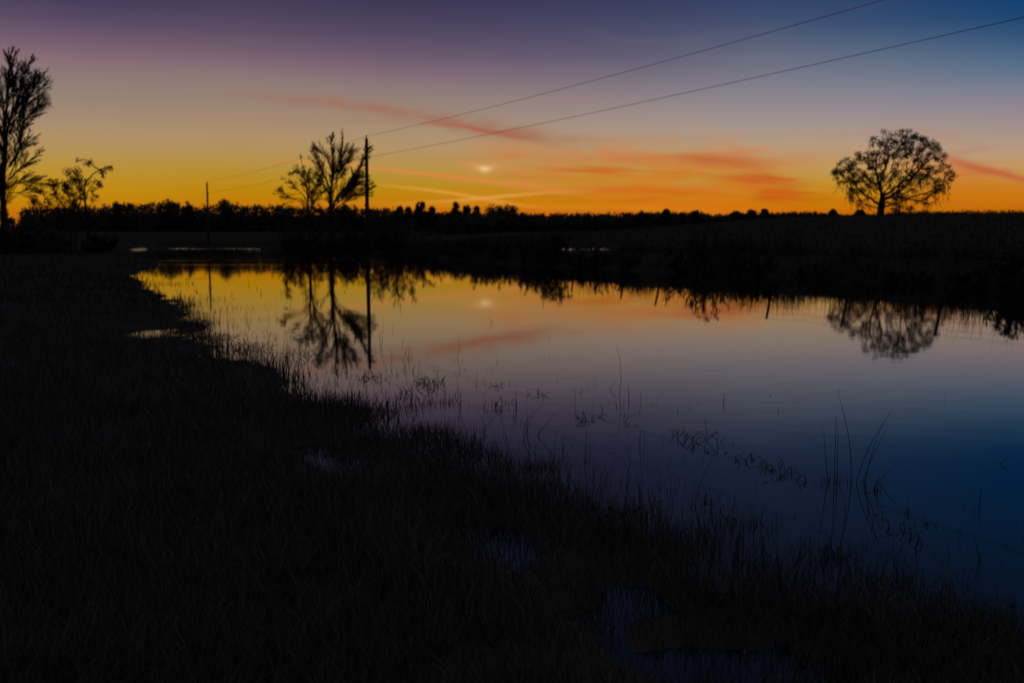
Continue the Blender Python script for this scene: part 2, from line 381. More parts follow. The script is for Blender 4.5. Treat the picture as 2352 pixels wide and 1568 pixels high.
gy = 6 + 7 * np.sinh(np.linspace(-math.asinh(60 / 7), math.asinh(1500 / 7), ny))
GX, GY = np.meshgrid(gx, gy); GZ = height(GX, GY)
idx = np.arange(nx * ny).reshape(ny, nx)
Fq = np.stack([idx[:-1, :-1], idx[:-1, 1:], idx[1:, 1:], idx[1:, :-1]], -1).reshape(-1, 4)
tag(npmesh('ground', np.stack([GX, GY, GZ], -1), Fq, m_ground, smooth=True), kind='structure')
wmb = MB(); wmb.add([(-170, -30, 0), (120, -30, 0), (120, 270, 0), (-170, 270, 0)], [(0, 1, 2, 3)])
tag(wmb.build('water', mw), kind='structure')

m_rip = mw.copy(); m_rip.name = 'rippled_puddle_water'
for l_ in list(m_rip.node_tree.links):
    if l_.to_socket.name == 'Roughness' and l_.to_node.type == 'BSDF_PRINCIPLED': m_rip.node_tree.links.remove(l_)
m_rip.node_tree.nodes['Principled BSDF'].inputs['Roughness'].default_value = .24
pm = MB()
for q in FIELDPOOL:
    cxq, cyq = np.mean(q, 0); pm.add([(cxq + (a_ - cxq) * 1.25, cyq + (b_ - cyq) * 1.3, .66) for a_, b_ in q], [tuple(range(len(q)))[::-1]])
tag(pm.build('puddle_water', m_rip), kind='structure')
# ------------------------------------------------------------------ grass
def blades(name, P, L, W, m, lean=.5, seg=3, parent=None, kink=0.0, wide=1.0):
    # P (n,3) roots, L lengths, W widths; bent tapering strips
    n = len(P); r = rng
    az = r.uniform(0, 2 * math.pi, n); D = np.stack([np.cos(az), np.sin(az), np.zeros(n)], -1)
    S = np.stack([-np.sin(az), np.cos(az), np.zeros(n)], -1)
    yaw = r.uniform(-1.2, 1.2, n)[:, None]; S = S * np.cos(yaw) + D * np.sin(yaw)
    b0 = np.abs(r.normal(0, lean, n)) * .6; b1 = np.abs(r.normal(0, lean, n)) * 1.3
    kk = r.random(n) < kink
    pts = [P]; cur = P.copy()
    for i in range(seg):
        th = b0 + b1 * (i / seg)
        if i >= 1: th = np.where(kk, th + r.uniform(.8, 2.2, n) if i == 1 else th + 1.5, th)
        cur = cur + (np.sin(th)[:, None] * D + np.cos(th)[:, None] * np.array([0, 0, 1.])) * (L / seg)[:, None]
        pts.append(cur)
    V = []
    for i, p in enumerate(pts):
        w = W * (1 - (i / seg) ** 1.5 * .93) * .5
        V += [p - S * w[:, None], p + S * w[:, None]]
    V = np.stack(V, 1); k2 = 2 * (seg + 1); base = np.arange(n)[:, None] * k2
    Fs = np.concatenate([base + np.array([[2 * i, 2 * i + 1, 2 * i + 3, 2 * i + 2]]) for i in range(seg)], 0)
    return npmesh(name, V.reshape(-1, 3), Fs, m, parent)
def scatter(n, y0, y1, power=1.0, spread=.58):
    # positions over the ground in front, denser nearer
    yy = y0 + (y1 - y0) * rng.random(n) ** power
    return rng.uniform(-spread, spread, n) * yy + 0, yy
def landsd(x, y): return np.maximum(sdpoly(x, y, LAND), -99)
# meadow on the near bank
def meadow(name, n, y0, y1, l0, l1, w, label, power=1.3, lean=.5, reach=.3, m=m_grass, dense=.35):
    x, y = scatter(n, y0, y1, power, .57)
    z = height(x, y); cl = vnoise(x, y, .35 + y0 * .03, 77) * .6 + vnoise(x, y, 1.7, 78) * .4
    keep = (z > -.02 * reach * 10 * rng.random(n)) & (cl > rng.random(n) * dense * 2 - dense * .4) & (sdpoly(x, y, FAR) < 0)
    x, y, z, cl = x[keep], y[keep], z[keep], cl[keep]
    near = np.maximum.reduce([sdpoly(x, y + .12, CHANNEL)] + [sdpoly(x, y + .3, q) for q in PUD])
    L = (l0 + (l1 - l0) * rng.random(len(x)) ** 1.5) * (.55 + .75 * cl) * np.clip(.5 - near * 1.6, .5, 1)
    o = blades(name, np.stack([x, y, z - .01], -1), L, w * rng.uniform(.6, 1.4, len(x)), m, lean)
    return tag(o, label, 'grass', kind='stuff')
meadow('grass', 110000, 2.4, 9, .08, .25, .0055, 'short tangled grass on the dark foreground bank nearest the camera', 1.0)
meadow('grass', 85000, 8, 24, .10, .28, .010, 'dark grass on the bank between foreground and the curving pond edge', 1.2)
meadow('grass', 30000, 22, 110, .12, .3, .03, 'dark meadow grass on the far left shore', 1.4, m=m_field)
# sparse blades standing in the shallow water along the edge
def emergent(name, n, y0, y1, l0, l1, w, label, fall=1.1, kink=.25):
    x, y = scatter(n, y0, y1, 1.0, .6)
    sd = sdpoly(x, y, LAND); z = height(x, y)
    cl = vnoise(x, y, .45, 87) ** 2 * 1.2 * (.25 + vnoise(x, y, 2.2, 88))
    ch = np.maximum(sdpoly(x, y, CHANNEL), np.maximum(sdpoly(x, y, PUD[0]), sdpoly(x, y, PUD[3])))
    p = np.where(sd < 0, np.exp(sd / fall) * cl * 1.6, np.where(ch > -.15, np.where(vnoise(x, y, .42, 97) + .4 * vnoise(x, y, .16, 98) > .62, 1.3, .18 * cl + .03), 0)); p = p + np.where((sd < 0), .5 * np.exp(sd / .12), 0)
    keep = (rng.random(n) < p) & (z < .03)
    x, y, z = x[keep], y[keep], z[keep]
    L = (l0 + (l1 - l0) * rng.random(len(x)) ** 2)
    o = blades(name, np.stack([x, y, np.full(len(x), -.03)], -1), L + .03, w * rng.uniform(.6, 1.4, len(x)), m_grass, .4, 4, kink=kink)
    return tag(o, label, 'grass', kind='stuff')
emergent('shore_grass', 60000, 2.6, 10, .03, .17, .0042, 'sparse grass blades standing in the shallow foreground water', .40)
emergent('shore_grass', 90000, 9, 26, .04, .2, .007, 'sparse weeds poking from the shallows along the middle shore', .75)
emergent('shore_grass', 12000, 26, 60, .05, .2, .02, 'thin weeds in the water at the far left shore', 1.3)

# grass fringe on the far bank
def fringe(n):
    seg = [(np.array(FSH[i]), np.array(FSH[i + 1])) for i in range(len(FSH) - 1)]
    ln = np.array([np.linalg.norm(b_ - a_) for a_, b_ in seg]); pr = ln / ln.sum()
    ii = rng.choice(len(seg), n, p=pr); tt = rng.random(n)
    A = np.array([s_[0] for s_ in seg])[ii]; B = np.array([s_[1] for s_ in seg])[ii]
    D = B - A; N = np.stack([-D[:, 1], D[:, 0]], -1); N /= np.linalg.norm(N, axis=1)[:, None]
    N = np.where((N[:, 1] < 0)[:, None], -N, N)
    off = rng.uniform(-.1, 3.2, n)
    P = A + D * tt[:, None] + N * off[:, None]
    return P[:, 0], P[:, 1]
x, y = fringe(42000); z = height(x, y); cl = vnoise(x, y, 1.3, 54)
kp = (z > -.08) & (cl > rng.random(len(x)) * .7) & ~(ingap(x, y) & (z > .5) & (rng.random(len(x)) < .85)); x, y, z, cl = x[kp], y[kp], z[kp], cl[kp]
o = blades('bank_grass', np.stack([x, y, z], -1), rng.uniform(.15, .6, len(x)) * (.25 + 1.5 * cl ** 1.5 + .5 * vnoise(x, y, .5, 94)), .016 * rng.uniform(.6, 1.4, len(x)), m_field, .35)
tag(o, 'rough tussocky grass fringing the far bank of the pond', 'grass', kind='stuff')
x, y = fringe(4200); z = height(x, y); kp = (z > .05) & ~(ingap(x, y) & (rng.random(len(x)) < .5)); x, y, z = x[kp], y[kp], z[kp]
o = blades('weed_stalks', np.stack([x, y, z], -1), (.25 + .9 * rng.random(len(x)) ** 1.6) * (.5 + vnoise(x, y, 2.2, 93)), .018 * rng.uniform(.7, 1.3, len(x)), m_dry, .25, 5, kink=.25)
tag(o, 'taller dead stalks standing up from the far bank grass', 'grass', kind='stuff')
# rough field behind the bank
n = 26000
yy = 45 + 190 * rng.random(n) ** 1.2; xx = yy * rng.uniform(-.5, .62, n); z = height(xx, yy)
kp = (sdpoly(xx, yy, FAR) > 2) & (z > .05) & ~ingap(xx, yy); xx, yy, z = xx[kp], yy[kp], z[kp]
o = blades('field_grass', np.stack([xx, yy, z], -1), rng.uniform(.15, .45, len(xx)), .07 * rng.uniform(.7, 1.3, len(xx)), m_field, .35)
tag(o, 'rough grass covering the dark field beyond the pond', 'grass', kind='stuff')

# ------------------------------------------------------------------ trees
def unit(v): return v / (np.linalg.norm(v) + 1e-9)
def twig_path(p, d, L, n, jit, up=0.0, r=random):
    pts = [np.array(p, float)]; d = unit(np.array(d, float)); st = L / n
    for i in range(n):
        d = unit(d + np.array([r.gauss(0, jit), r.gauss(0, jit), r.gauss(0, jit) + up]))
        pts.append(pts[-1] + d * st)
    return pts
def sprout(mb, path, r0, r1, level, P, tips, ends):
    """children along a path; P: per-level (count, length, spread, jitter, up, start)"""
    if level >= len(P): return
    cnt, L, spr, jit, up, start = P[level]
    path = np.asarray(path); m = len(path) - 1
    plen = np.linalg.norm(np.diff(path, axis=0), axis=1).sum()
    if level == 0: cnt = max(3, cnt * min(1.35, plen / (L * 2.6)))
    L = min(L, plen * .62)
    for c_ in range(max(1, int(round(cnt * random.uniform(.8, 1.2))))):
        t_ = start + (.97 - start) * random.random(); fi = t_ * m; i = min(int(fi), m - 1)
        p = path[i] + (path[i + 1] - path[i]) * (fi - i); tan = unit(path[i + 1] - path[i])
        side = unit(np.cross(tan, np.array([random.gauss(0, 1), random.gauss(0, 1), random.gauss(0, 1)])))
        a = spr * random.uniform(.6, 1.3); d = tan * math.cos(a) + side * math.sin(a)
        rr = min((r0 + (r1 - r0) * t_) * .5, .035 if level == 0 else .02)
        LL = L * random.uniform(.5, 1.15) * (1.15 - .75 * t_)
        pts = twig_path(p, d, LL, 5 if level < 2 else 3, jit, up)
        re = max(rr * .3, tips)
        mb.tube(pts, np.linspace(max(rr, tips * 1.3), re, len(pts)), 4 if level < 1 else 3, cap=False)
        ends.append(pts[-1])
        sprout(mb, pts, max(rr, tips * 1.3), re, level + 1, P, tips, ends)
def leaves(name, centers, rad, per, size, m, parent, flat=1.0, drop=0.0):
    c = np.repeat(np.asarray(centers, float), per, 0); n = len(c)
    rr = rad * (np.asarray(rng.random(n)) ** .5)
    d = rng.normal(size=(n, 3)); d /= np.linalg.norm(d, axis=1)[:, None]; d[:, 2] *= flat
    p = c + d * rr[:, None]; p[:, 2] -= drop * rng.random(n)
    a = rng.normal(size=(n, 3)); a /= np.linalg.norm(a, axis=1)[:, None]
    b_ = np.cross(a, rng.normal(size=(n, 3))); b_ /= np.linalg.norm(b_, axis=1)[:, None]
    s = (size * rng.uniform(.5, 1.3, n))[:, None]
    V = np.stack([p - a * s * .9, p + b_ * s * .38, p + a * s * .9, p - b_ * s * .38], 1)
    return npmesh(name, V.reshape(-1, 3), np.arange(4 * n).reshape(n, 4), m, parent)
def limb_tree(name, base, limbs, P, tips, label, cat='tree', group=None, leaf=None, ysp=.6, low=0):
    """limbs: ([(x,z)...] in metres from the base, r0, r1)"""
    random.seed(len(label) * 7 + 3)
    root = empty(name, base); tag(root, label, cat, group)
    tr = MB(); cr = MB(); ends = []
    for pts, r0, r1 in limbs:
        if pts[0] == max([p for p in pts], key=lambda p: -p[1]) and pts[0][1] < low: pts = [(pts[0][0] * .75, -.4)] + list(pts)
        yo = random.uniform(-ysp, ysp)
        P3 = np.array([(a[0], yo * (i / (len(pts) - 1)) * max(1, abs(pts[-1][1]) * .35) + random.gauss(0, .03), a[1]) for i, a in enumerate(pts)])
        tt = np.linspace(0, 1, len(pts)); t2 = np.linspace(0, 1, len(pts) * 4)
        Q = np.stack([np.interp(t2, tt, P3[:, j]) for j in range(3)], -1)
        ker = np.array([.25, .5, .25])
        for _ in range(3): Q[1:-1] = .25 * Q[:-2] + .5 * Q[1:-1] + .25 * Q[2:]
        Q[1:-1] += rng.normal(0, .02, (len(Q) - 2, 3))
        tr.tube(Q, r0 + (r1 - r0) * t2 ** .8, 6)
        sprout(cr, Q, r0, r1, 0, P, tips, ends)
    tr.build('trunk', m_bark, root, True); cr.build('crown', m_twig, root)
    if leaf: leaves('foliage', [ends[i] for i in rng.choice(len(ends), leaf[0])], leaf[1], leaf[2], leaf[3], m_leaf, root)
    return root
def zlimb(zx0, zy0, s, pts):            # helper: picture offsets to metres
    return [((x_ - zx0) * s, (zy0 - y_) * s) for x_, y_ in pts]

# centre bare tree (crop at 3.36 px per photo px, 85 m away)
s3 = 85 / 2431 / 3.36
bx, by, bz = aty((600 + 695 / 3.36) * k, (300 + 735 / 3.36) * k, 82); gz = float(height(bx, by))
z3 = lambda *p: zlimb(695, 735 + (bz - gz) / s3, s3, p)
limbs = [
 (z3((695,790),(697,650),(705,520),(718,400),(715,260),(700,130)), .17, .03),
 (z3((705,500),(735,420),(770,330),(795,240),(805,140)), .09, .025),
 (z3((700,700),(745,610),(800,560),(860,480),(920,390),(960,300),(985,235)), .11, .025),
 (z3((745,640),(800,590),(850,530),(900,470),(950,440)), .06, .02),
 (z3((700,560),(665,470),(625,400),(590,330),(560,250)), .07, .02),
 (z3((698,600),(660,540),(640,500),(600,520),(575,560)), .06, .02),
 (z3((715,420),(690,330),(650,270),(600,230)), .05, .02),
 (z3((720,640),(790,600),(840,570),(880,520),(930,500)), .05, .02),
 (z3((720,680),(780,620),(850,560),(880,500),(900,450)), .05, .02),
 (z3((740,690),(820,640),(880,600),(950,590),(1000,560),(1010,530)), .05, .02),
 (z3((730,470),(770,400),(820,330),(870,250)), .05, .02),
 (z3((720,560),(760,480),(790,430),(830,400)), .04, .02)]
limb_tree('bare_tree', (bx, by, gz - .1), limbs, [(30, 1.8, .36, .03, .008, .08), (9, 1.2, .38, .035, .006, .1), (4, .7, .42, .05, 0, .2)], .008,
          'tall bare winter tree with fan of rising branches just left of the nearer power pole', 'tree', ysp=.35, low=bz - gz + .4)
bx, by, bz = aty((600 + 520 / 3.36) * k, (300 + 735 / 3.36) * k, 80); gz = float(height(bx, by))
z3 = lambda *p: zlimb(520, 735 + (bz - gz) / s3, s3, p)
limbs = [
 (z3((520,790),(518,650),(515,540),(500,470),(465,430),(420,420)), .10, .02),
 (z3((517,560),(520,490),(490,400),(465,340)), .05, .015),
 (z3((525,720),(560,650),(600,600),(640,560)), .05, .02),
 (z3((515,640),(470,590),(440,560),(390,520),(360,490)), .04, .015),
 (z3((515,690),(470,620),(400,620),(350,600),(340,560)), .04, .015),
 (z3((520,700),(560,600),(570,520),(600,440)), .05, .015)]
limb_tree('bare_tree', (bx, by, gz - .1), limbs, [(18, 1.6, .5, .05, .01, .12), (7, .95, .5, .06, .0, .12), (4, .55, .5, .07, 0, .2)], .008,
          'smaller scraggy bare tree at the left foot of the tall bare tree', 'tree', ysp=.4, leaf=(70, .18, 5, .1), low=bz - gz + .4)

# the tall tree cropped by the left edge (crop at 2.8 px per photo px)
s1 = 88 / 2431 / 2.8
bx, by, bz = aty((0 + 35 / 2.8) * k, (100 + 1180 / 2.8) * k, 88); gz = float(height(bx, by))
z1 = lambda *p: zlimb(35, 1180 + (bz - gz) / s1, s1, p)
limbs = [
 (z1((30,1280),(30,1150),(60,1020),(75,900),(90,780),(110,620),(150,450),(170,300),(215,110)), .34, .04),
 (z1((40,1150),(10,1000),(5,880),(-40,700),(-60,500),(-50,300),(-70,120)), .26, .04),
 (z1((15,900),(60,780),(60,640),(110,500),(120,350),(110,200),(70,100)), .18, .035),
 (z1((80,860),(150,760),(170,640),(210,540),(270,480),(300,420)), .12, .025),
 (z1((100,640),(140,560),(200,470),(250,400),(280,370)), .09, .025),
 (z1((110,600),(150,500),(190,400),(220,300),(245,240)), .09, .025),
 (z1((75,940),(130,880),(190,830),(250,780)), .10, .025),
 (z1((80,920),(120,850),(160,780),(200,720),(255,700)), .07, .02),
 (z1((60,1010),(120,960),(200,960),(300,970)), .05, .018),
 (z1((60,1040),(110,1030),(190,1035),(260,1030)), .05, .018),
 (z1((5,880),(-60,800),(-130,680),(-170,540),(-190,400)), .16, .03),
 (z1((-40,700),(-30,560),(10,420),(20,250),(20,120)), .12, .03),
 (z1((-50,500),(-90,400),(-120,260),(-130,160)), .10, .03),
 (z1((0,950),(-80,900),(-170,820),(-240,740)), .10, .025),
 (z1((60,640),(30,480),(40,330),(30,180)), .1, .03),
 (z1((120,500),(150,380),(150,260),(165,130)), .08, .03)]
limb_tree('bare_tree', (bx, by, gz - .1), limbs, [(36, 2.8, .44, .03, .012, .2), (9, 1.6, .34, .035, .01, .1), (4, .85, .38, .05, .0, .15)], .010,
          'very tall bare tree with dense upright twigs cut off by the left edge', 'tree', ysp=.5, low=bz - gz + .4)

# the arching tree and thicket right of it
sA = 92 / 2431 / 2.8
bx, by, bz = aty((585 / 2.8) * k, (100 + 1110 / 2.8) * k, 92); gz = float(height(bx, by))
zA = lambda *p: zlimb(585, 1110 + (bz - gz) / sA, sA, p)
limbs = [
 (zA((590,1190),(588,1100),(582,1030),(600,960),(650,910),(700,880),(760,855),(790,870),(785,900)), .12, .02),
 (zA((700,885),(660,862),(630,840),(600,808),(560,810),(530,830)), .07, .02),
 (zA((700,880),(715,900),(718,925)), .05, .02),
 (zA((592,1080),(600,1020),(640,970),(665,945),(680,985)), .06, .015),
 (zA((580,1120),(560,1040),(545,980),(550,900)), .06, .015),
 (zA((600,1120),(640,1090),(650,1050),(620,1000)), .05, .015)]
limb_tree('arching_tree', (bx, by, gz - .1), limbs, [(10, .75, .8, .25, -.12, .35), (5, .4, .8, .25, -.1, .1)], .013,
          'small arching tree with two drooping limbs between the left tree and the far pole', 'tree', ysp=.25, leaf=(90, .26, 10, .10), low=bz - gz + .4)
bx, by, bz = aty((450 / 2.8) * k, (100 + 1110 / 2.8) * k, 90); gz = float(height(bx, by))
zB = lambda *p: zlimb(450, 1110 + (bz - gz) / sA, sA, p)
limbs = [
 (zB((470,1190),(420,1100),(370,1040),(375,985),(430,965),(500,955),(550,940)), .08, .02),
 (zB((520,1190),(560,1080),(560,1000),(555,930),(548,880)), .07, .02),
 (zB((440,1190),(350,1100),(310,1040),(290,1010)), .06, .02),
 (zB((480,1190),(470,1080),(450,1020),(430,970)), .06, .02),
 (zB((500,1190),(520,1080),(500,1000),(510,950),(490,900)), .06, .02),
 (zB((410,1190),(380,1080),(370,1010),(350,985)), .06, .02),
 (zB((420,1190),(300,1130),(240,1100),(190,1080)), .06, .02)]
limb_tree('thicket', (bx, by, gz - .1), limbs, [(14, .8, .9, .25, 0, .2), (6, .45, .9, .25, 0, .1)], .013,
          'tangled leafy thicket leaning against the arching tree', 'bush', ysp=.5, leaf=(300, .42, 12, .11), low=bz - gz + .4)

# the big round tree on the rise, grown towards points filling its crown
def colonize(pts, start, D, steps=120, infl=3.2, kill=.75, trunk=4.0):
    nodes = [np.array(start, float)]; par = [-1]
    z = 0
    while z < trunk:
        z += D; nodes.append(nodes[-1] + np.array([random.gauss(.05, .05), random.gauss(0, .04), D])); par.append(len(nodes) - 2)
    A = np.array(pts); alive = np.ones(len(A), bool)
    for _ in range(steps):
        N = np.array(nodes); Al = A[alive]
        if not len(Al): break
        d2 = ((Al[:, None, :] - N[None, :, :]) ** 2).sum(-1); j = d2.argmin(1); dm = np.sqrt(d2[np.arange(len(Al)), j])
        ok = dm < (infl if _ > 14 else 9)
        new = 0
        for q in np.unique(j[ok]):
            v = Al[ok & (j == q)] - N[q]; v = v / (np.linalg.norm(v, axis=1)[:, None] + 1e-9)
            dd = unit(unit(v.sum(0)) + rng.normal(0, .16, 3) + np.array([0, 0, .10])); p_ = N[q] + dd * D
            if ((N - p_) ** 2).sum(1).min() < (D * .4) ** 2: continue
            nodes.append(p_); par.append(int(q)); new += 1
        N = np.array(nodes); d2 = ((A[:, None, :] - N[None, :, :]) ** 2).sum(-1).min(1)
        alive &= d2 > kill ** 2
        if not new: break
    return nodes, par
sO = 172 / 2431 / 2.528
bx, by, bz = aty((1900 + 632 / 2.528) * k, (280 + 622 / 2.528) * k, 172); gz = float(height(bx, by))
lift = bz - gz
prof = zlimb(632, 622, sO, [(560,600),(490,600),(470,500),(430,440),(400,400),(325,375),(325,340),(390,300),(415,240),(500,222),(515,150),(560,118),(620,100),(740,90),(880,98),(970,130),(1000,180),(1040,240),(1085,300),(1110,375),(1040,430),(1000,490),(965,545),(900,600),(760,600),(690,560),(650,450),(600,500)])
pr_ = np.array(prof)
cand = np.stack([rng.uniform(-9, 13.5, 24000), rng.uniform(-10, 10, 24000), rng.uniform(.5, 15, 24000)], -1)
sd = sdpoly(cand[:, 0], cand[:, 2], prof); cxm = 1.9
hw = np.interp(cand[:, 2], [0, 3, 6, 8, 10, 12, 13.5, 15], [4, 8.5, 10.3, 10.2, 8.5, 7.3, 5.2, 1])
xn = (cand[:, 0] - cxm) / hw; rho = np.sqrt(np.clip(xn ** 2 + (cand[:, 1] / (hw * .9)) ** 2, 0, 9))
prob = np.where(rho > .98, 0, .12 + .88 * rho ** 2.2) * np.where(cand[:, 2] > 11.5, 1.9, 1) * np.where((cand[:, 2] < 4.5), 1.0, 1)
cl = .6 * vnoise(cand[:, 0] + 40, cand[:, 2] + cand[:, 1] * .7 + 40, 1.7, 3) + .4 * vnoise(cand[:, 0] + 40, cand[:, 2] + cand[:, 1] * .5 + 40, 3.6, 4)
keep = (sd > .1) & (rng.random(len(cand)) < prob * .55 * (cl > .43))
att = cand[keep][:2100]
nodes, par = colonize(att, (0, 0, -.4), .42, trunk=3.6 )
N = np.array(nodes); nch = np.zeros(len(N), int)
for i, p in enumerate(par):
    if p >= 0: nch[p] += 1
rad = np.full(len(N), .016 ** 2.1)
wsum = np.zeros(len(N))
for i in range(len(N) - 1, 0, -1):
    if wsum[i] == 0: wsum[i] = .017 ** 2.2
    wsum[par[i]] += wsum[i]
rad = np.maximum(wsum, .017 ** 2.2) ** (1 / 2.2)
rad = rad * (1 + .35 * np.clip(rad / .2, 0, 1)); rad = rad * .62 / rad[0]
rad = np.maximum(rad, .015)
root = empty('oak_tree', (bx, by, gz)); tag(root, 'big lone tree with a broad rounded crown standing on the rise at right', 'tree')
tr, cr = MB(), MB()
for i in range(1, len(N)):
    p = par[i]; g_ = par[p] if par[p] >= 0 else p
    (tr if rad[i] > .07 else cr).tube([N[p] , N[i]], [rad[p] if rad[p] < rad[i] * 1.6 else rad[i] * 1.15, rad[i]], 6 if rad[i] > .07 else 3, cap=False)
# root flare
tr.tube([(0, 0, -.5), (0, 0, .1), (.02, 0, .8)], [.95, .7, rad[1]], 8)
o1 = tr.build('trunk', m_bark, root, True); o2 = cr.build('crown', m_twig, root)
tipn = np.array([N[i] for i in range(len(N)) if nch[i] == 0]); 
hang = tipn[(tipn[:, 2] < 7)]
mbh = MB()
hc = []
for h_ in hang[rng.random(len(hang)) < .8]:
    pts = twig_path(h_, (random.gauss(0, .2), random.gauss(0, .2), -1), min(random.uniform(.6, 2.6), h_[2] - .3), 5, .1)
    mbh.tube(pts, .018, 3, cap=False); hc += pts[2:]
leaves('foliage', hc, .22, 5, .13, m_leaf, root)
mbh.build('hanging_twigs', m_twig, root)
tq = vnoise(tipn[:, 0] + 30, tipn[:, 2] + tipn[:, 1] + 30, 1.9, 71) + .25 * (tipn[:, 2] > 9)
leaves('foliage', tipn, .5, 20, .15, m_leaf, root, .8)
leaves('foliage', tipn[tq > .52], .8, 64, .17, m_leaf, root, .8)
low_ = np.array([N[i] for i in range(len(N)) if rad[i] < .07]); leaves('leaf_tufts', low_[rng.random(len(low_)) < .3], .3, 8, .15, m_leaf, root, .8)
print('oak nodes', len(N), 'tips', len(tipn), 'lift', lift)

# ------------------------------------------------------------------ bushes
def bush(base, w, h, label, stems=14, cat='bush', group=None, dens=1.0, leaf=None, tips=.012, up=.08):
    root = empty('bush', base); tag(root, label, cat, group)
    mb = MB(); ends = []
    for i in range(stems):
        a = random.uniform(-1, 1); hh = h * random.uniform(.55, 1) * (1 - .35 * abs(a))
        d = np.array([a * w * .5, random.uniform(-.35, .35) * w, hh])
        pts = twig_path((random.gauss(0, w * .06), random.gauss(0, w * .06), -.05), d, np.linalg.norm(d), 6, .1)
        mb.tube(pts, np.linspace(.03, .012, 7), 4, cap=False)
        sprout(mb, pts, .03, .013, 0, [(9 * dens, h * .33, .7, .18, up, .2), (5, h * .17, .7, .2, up * .5, .15)], tips, ends)
    mb.build('branches', m_twig, root)
    if leaf: leaves('foliage', [ends[i] for i in rng.choice(len(ends), leaf[0])], leaf[1], leaf[2], leaf[3], m_leaf, root)
    return root
def bank(px, D):                         # a spot on the far ground seen at pixel column px
    x_ = D * (px - CX) / F; return (x_, D, max(float(height(x_, D)), 0) - .05)
bush(bank(915, 76), 5.4, 4.1, 'low spreading bush on the waterline right of the nearer power pole', 22, leaf=(200, .25, 9, .09), dens=1.2)
bush(bank(662, 77), 4.6, 3.7, 'leaning bush left of the smaller bare tree at the water', 12, leaf=(80, .2, 8, .09))
bush(bank(712, 78), 4.0, 2.6, 'bush round the foot of the smaller bare tree', 16, leaf=(120, .2, 9, .09))
bush(bank(770, 77), 4.2, 2.7, 'bush hiding the foot of the tall bare tree', 18, leaf=(150, .22, 9, .09))
bush(bank(832, 77), 3.6, 2.9, 'bush between the tall bare tree and the nearer power pole', 16, leaf=(150, .22, 9, .09))
bush(bank(1000, 72), 3.0, 1.7, 'low bush on the waterline right of the big spreading bush', 12, leaf=(60, .18, 8, .08))
bush(bank(1268, 53), 2.0, 2.5, 'bushy bramble on the far bank near the third fence post', 16, leaf=(130, .16, 9, .06))
bush(bank(1612, 42.5), 2.3, 2.35, 'tallest thin bare bush on the far bank between fence posts', 13, dens=.8)
bush(bank(1668, 41.5), 1.6, 1.3, 'low twiggy bush beside the tallest bare bush on the far bank', 12)
bush(bank(1745, 39), 1.6, 1.5, 'twiggy bush on the far bank against the leaning fence post', 12, leaf=(30, .1, 6, .05))
bush(bank(1838, 38), 1.2, .7, 'sparse knee-high shrub on the far bank left of the lone big tree', 8)
bush(bank(2060, 34.5), 1.5, .6, 'small scrubby bush on the bank below the lone big tree', 9)
bush(bank(2330, 28.5), 1.4, 1.5, 'dark bramble bush on the bank at the right edge of the photo', 22, leaf=(260, .14, 10, .05), dens=1.3)
bush(bank(2255, 29.6), .8, .7, 'small bramble left of the dark bush at the right edge', 10, leaf=(50, .1, 9, .05))
bush(bank(2420, 26.5), 2.0, 1.3, 'wide bramble growing just past the right edge of the bank', 22, leaf=(200, .14, 10, .05), dens=1.2)
bush(bank(1110, 66), 2.2, 1.2, 'low bramble on the far bank just right of the pole reflection', 14, leaf=(70, .16, 8, .07))
for px, D, w, h in ((960,74,2.4,1.5),(1050,68.5,2.2,1.4),(1085,67,1.8,1.7),(1160,61.5,2.2,1.5),(1205,58,1.6,1.6),(1240,55.5,1.6,1.5),(1330,50,1.8,1.3),(1372,49,1.8,1.5),(1440,47,1.4,1.2),(1560,44,1.6,1.3),(1700,40.5,1.4,1.3),(1880,37,1.2,.9),(2110,33,1.2,.8),(2200,31,1.0,.9)):
    bush(bank(px, D), w, h, 'low dark bramble in the ragged fringe along the far bank', 9, group='low brambles along the far bank', leaf=(40, .14, 8, .06), dens=.8)
# the left shore thickets that close the skyline beside the cut-off tree
for (px, D, w, h, st, lb) in ((75, 84, 5.0, 2.6, 26, 'dense rounded bush at the right foot of the cut-off tall tree'),
                              (110, 95, 4.5, 2.4, 22, 'dense bush between the cut-off tall tree and the thicket'),
                              (232, 92, 3.6, 1.9, 18, 'low dense bush right of the arching tree'),
                              (20, 82, 8.0, 3.5, 34, 'wide dense bush hiding the base of the cut-off tall tree')):
    bush(bank(px, D), w, h, lb, st, leaf=(900, .28, 12, .12), dens=1.3)

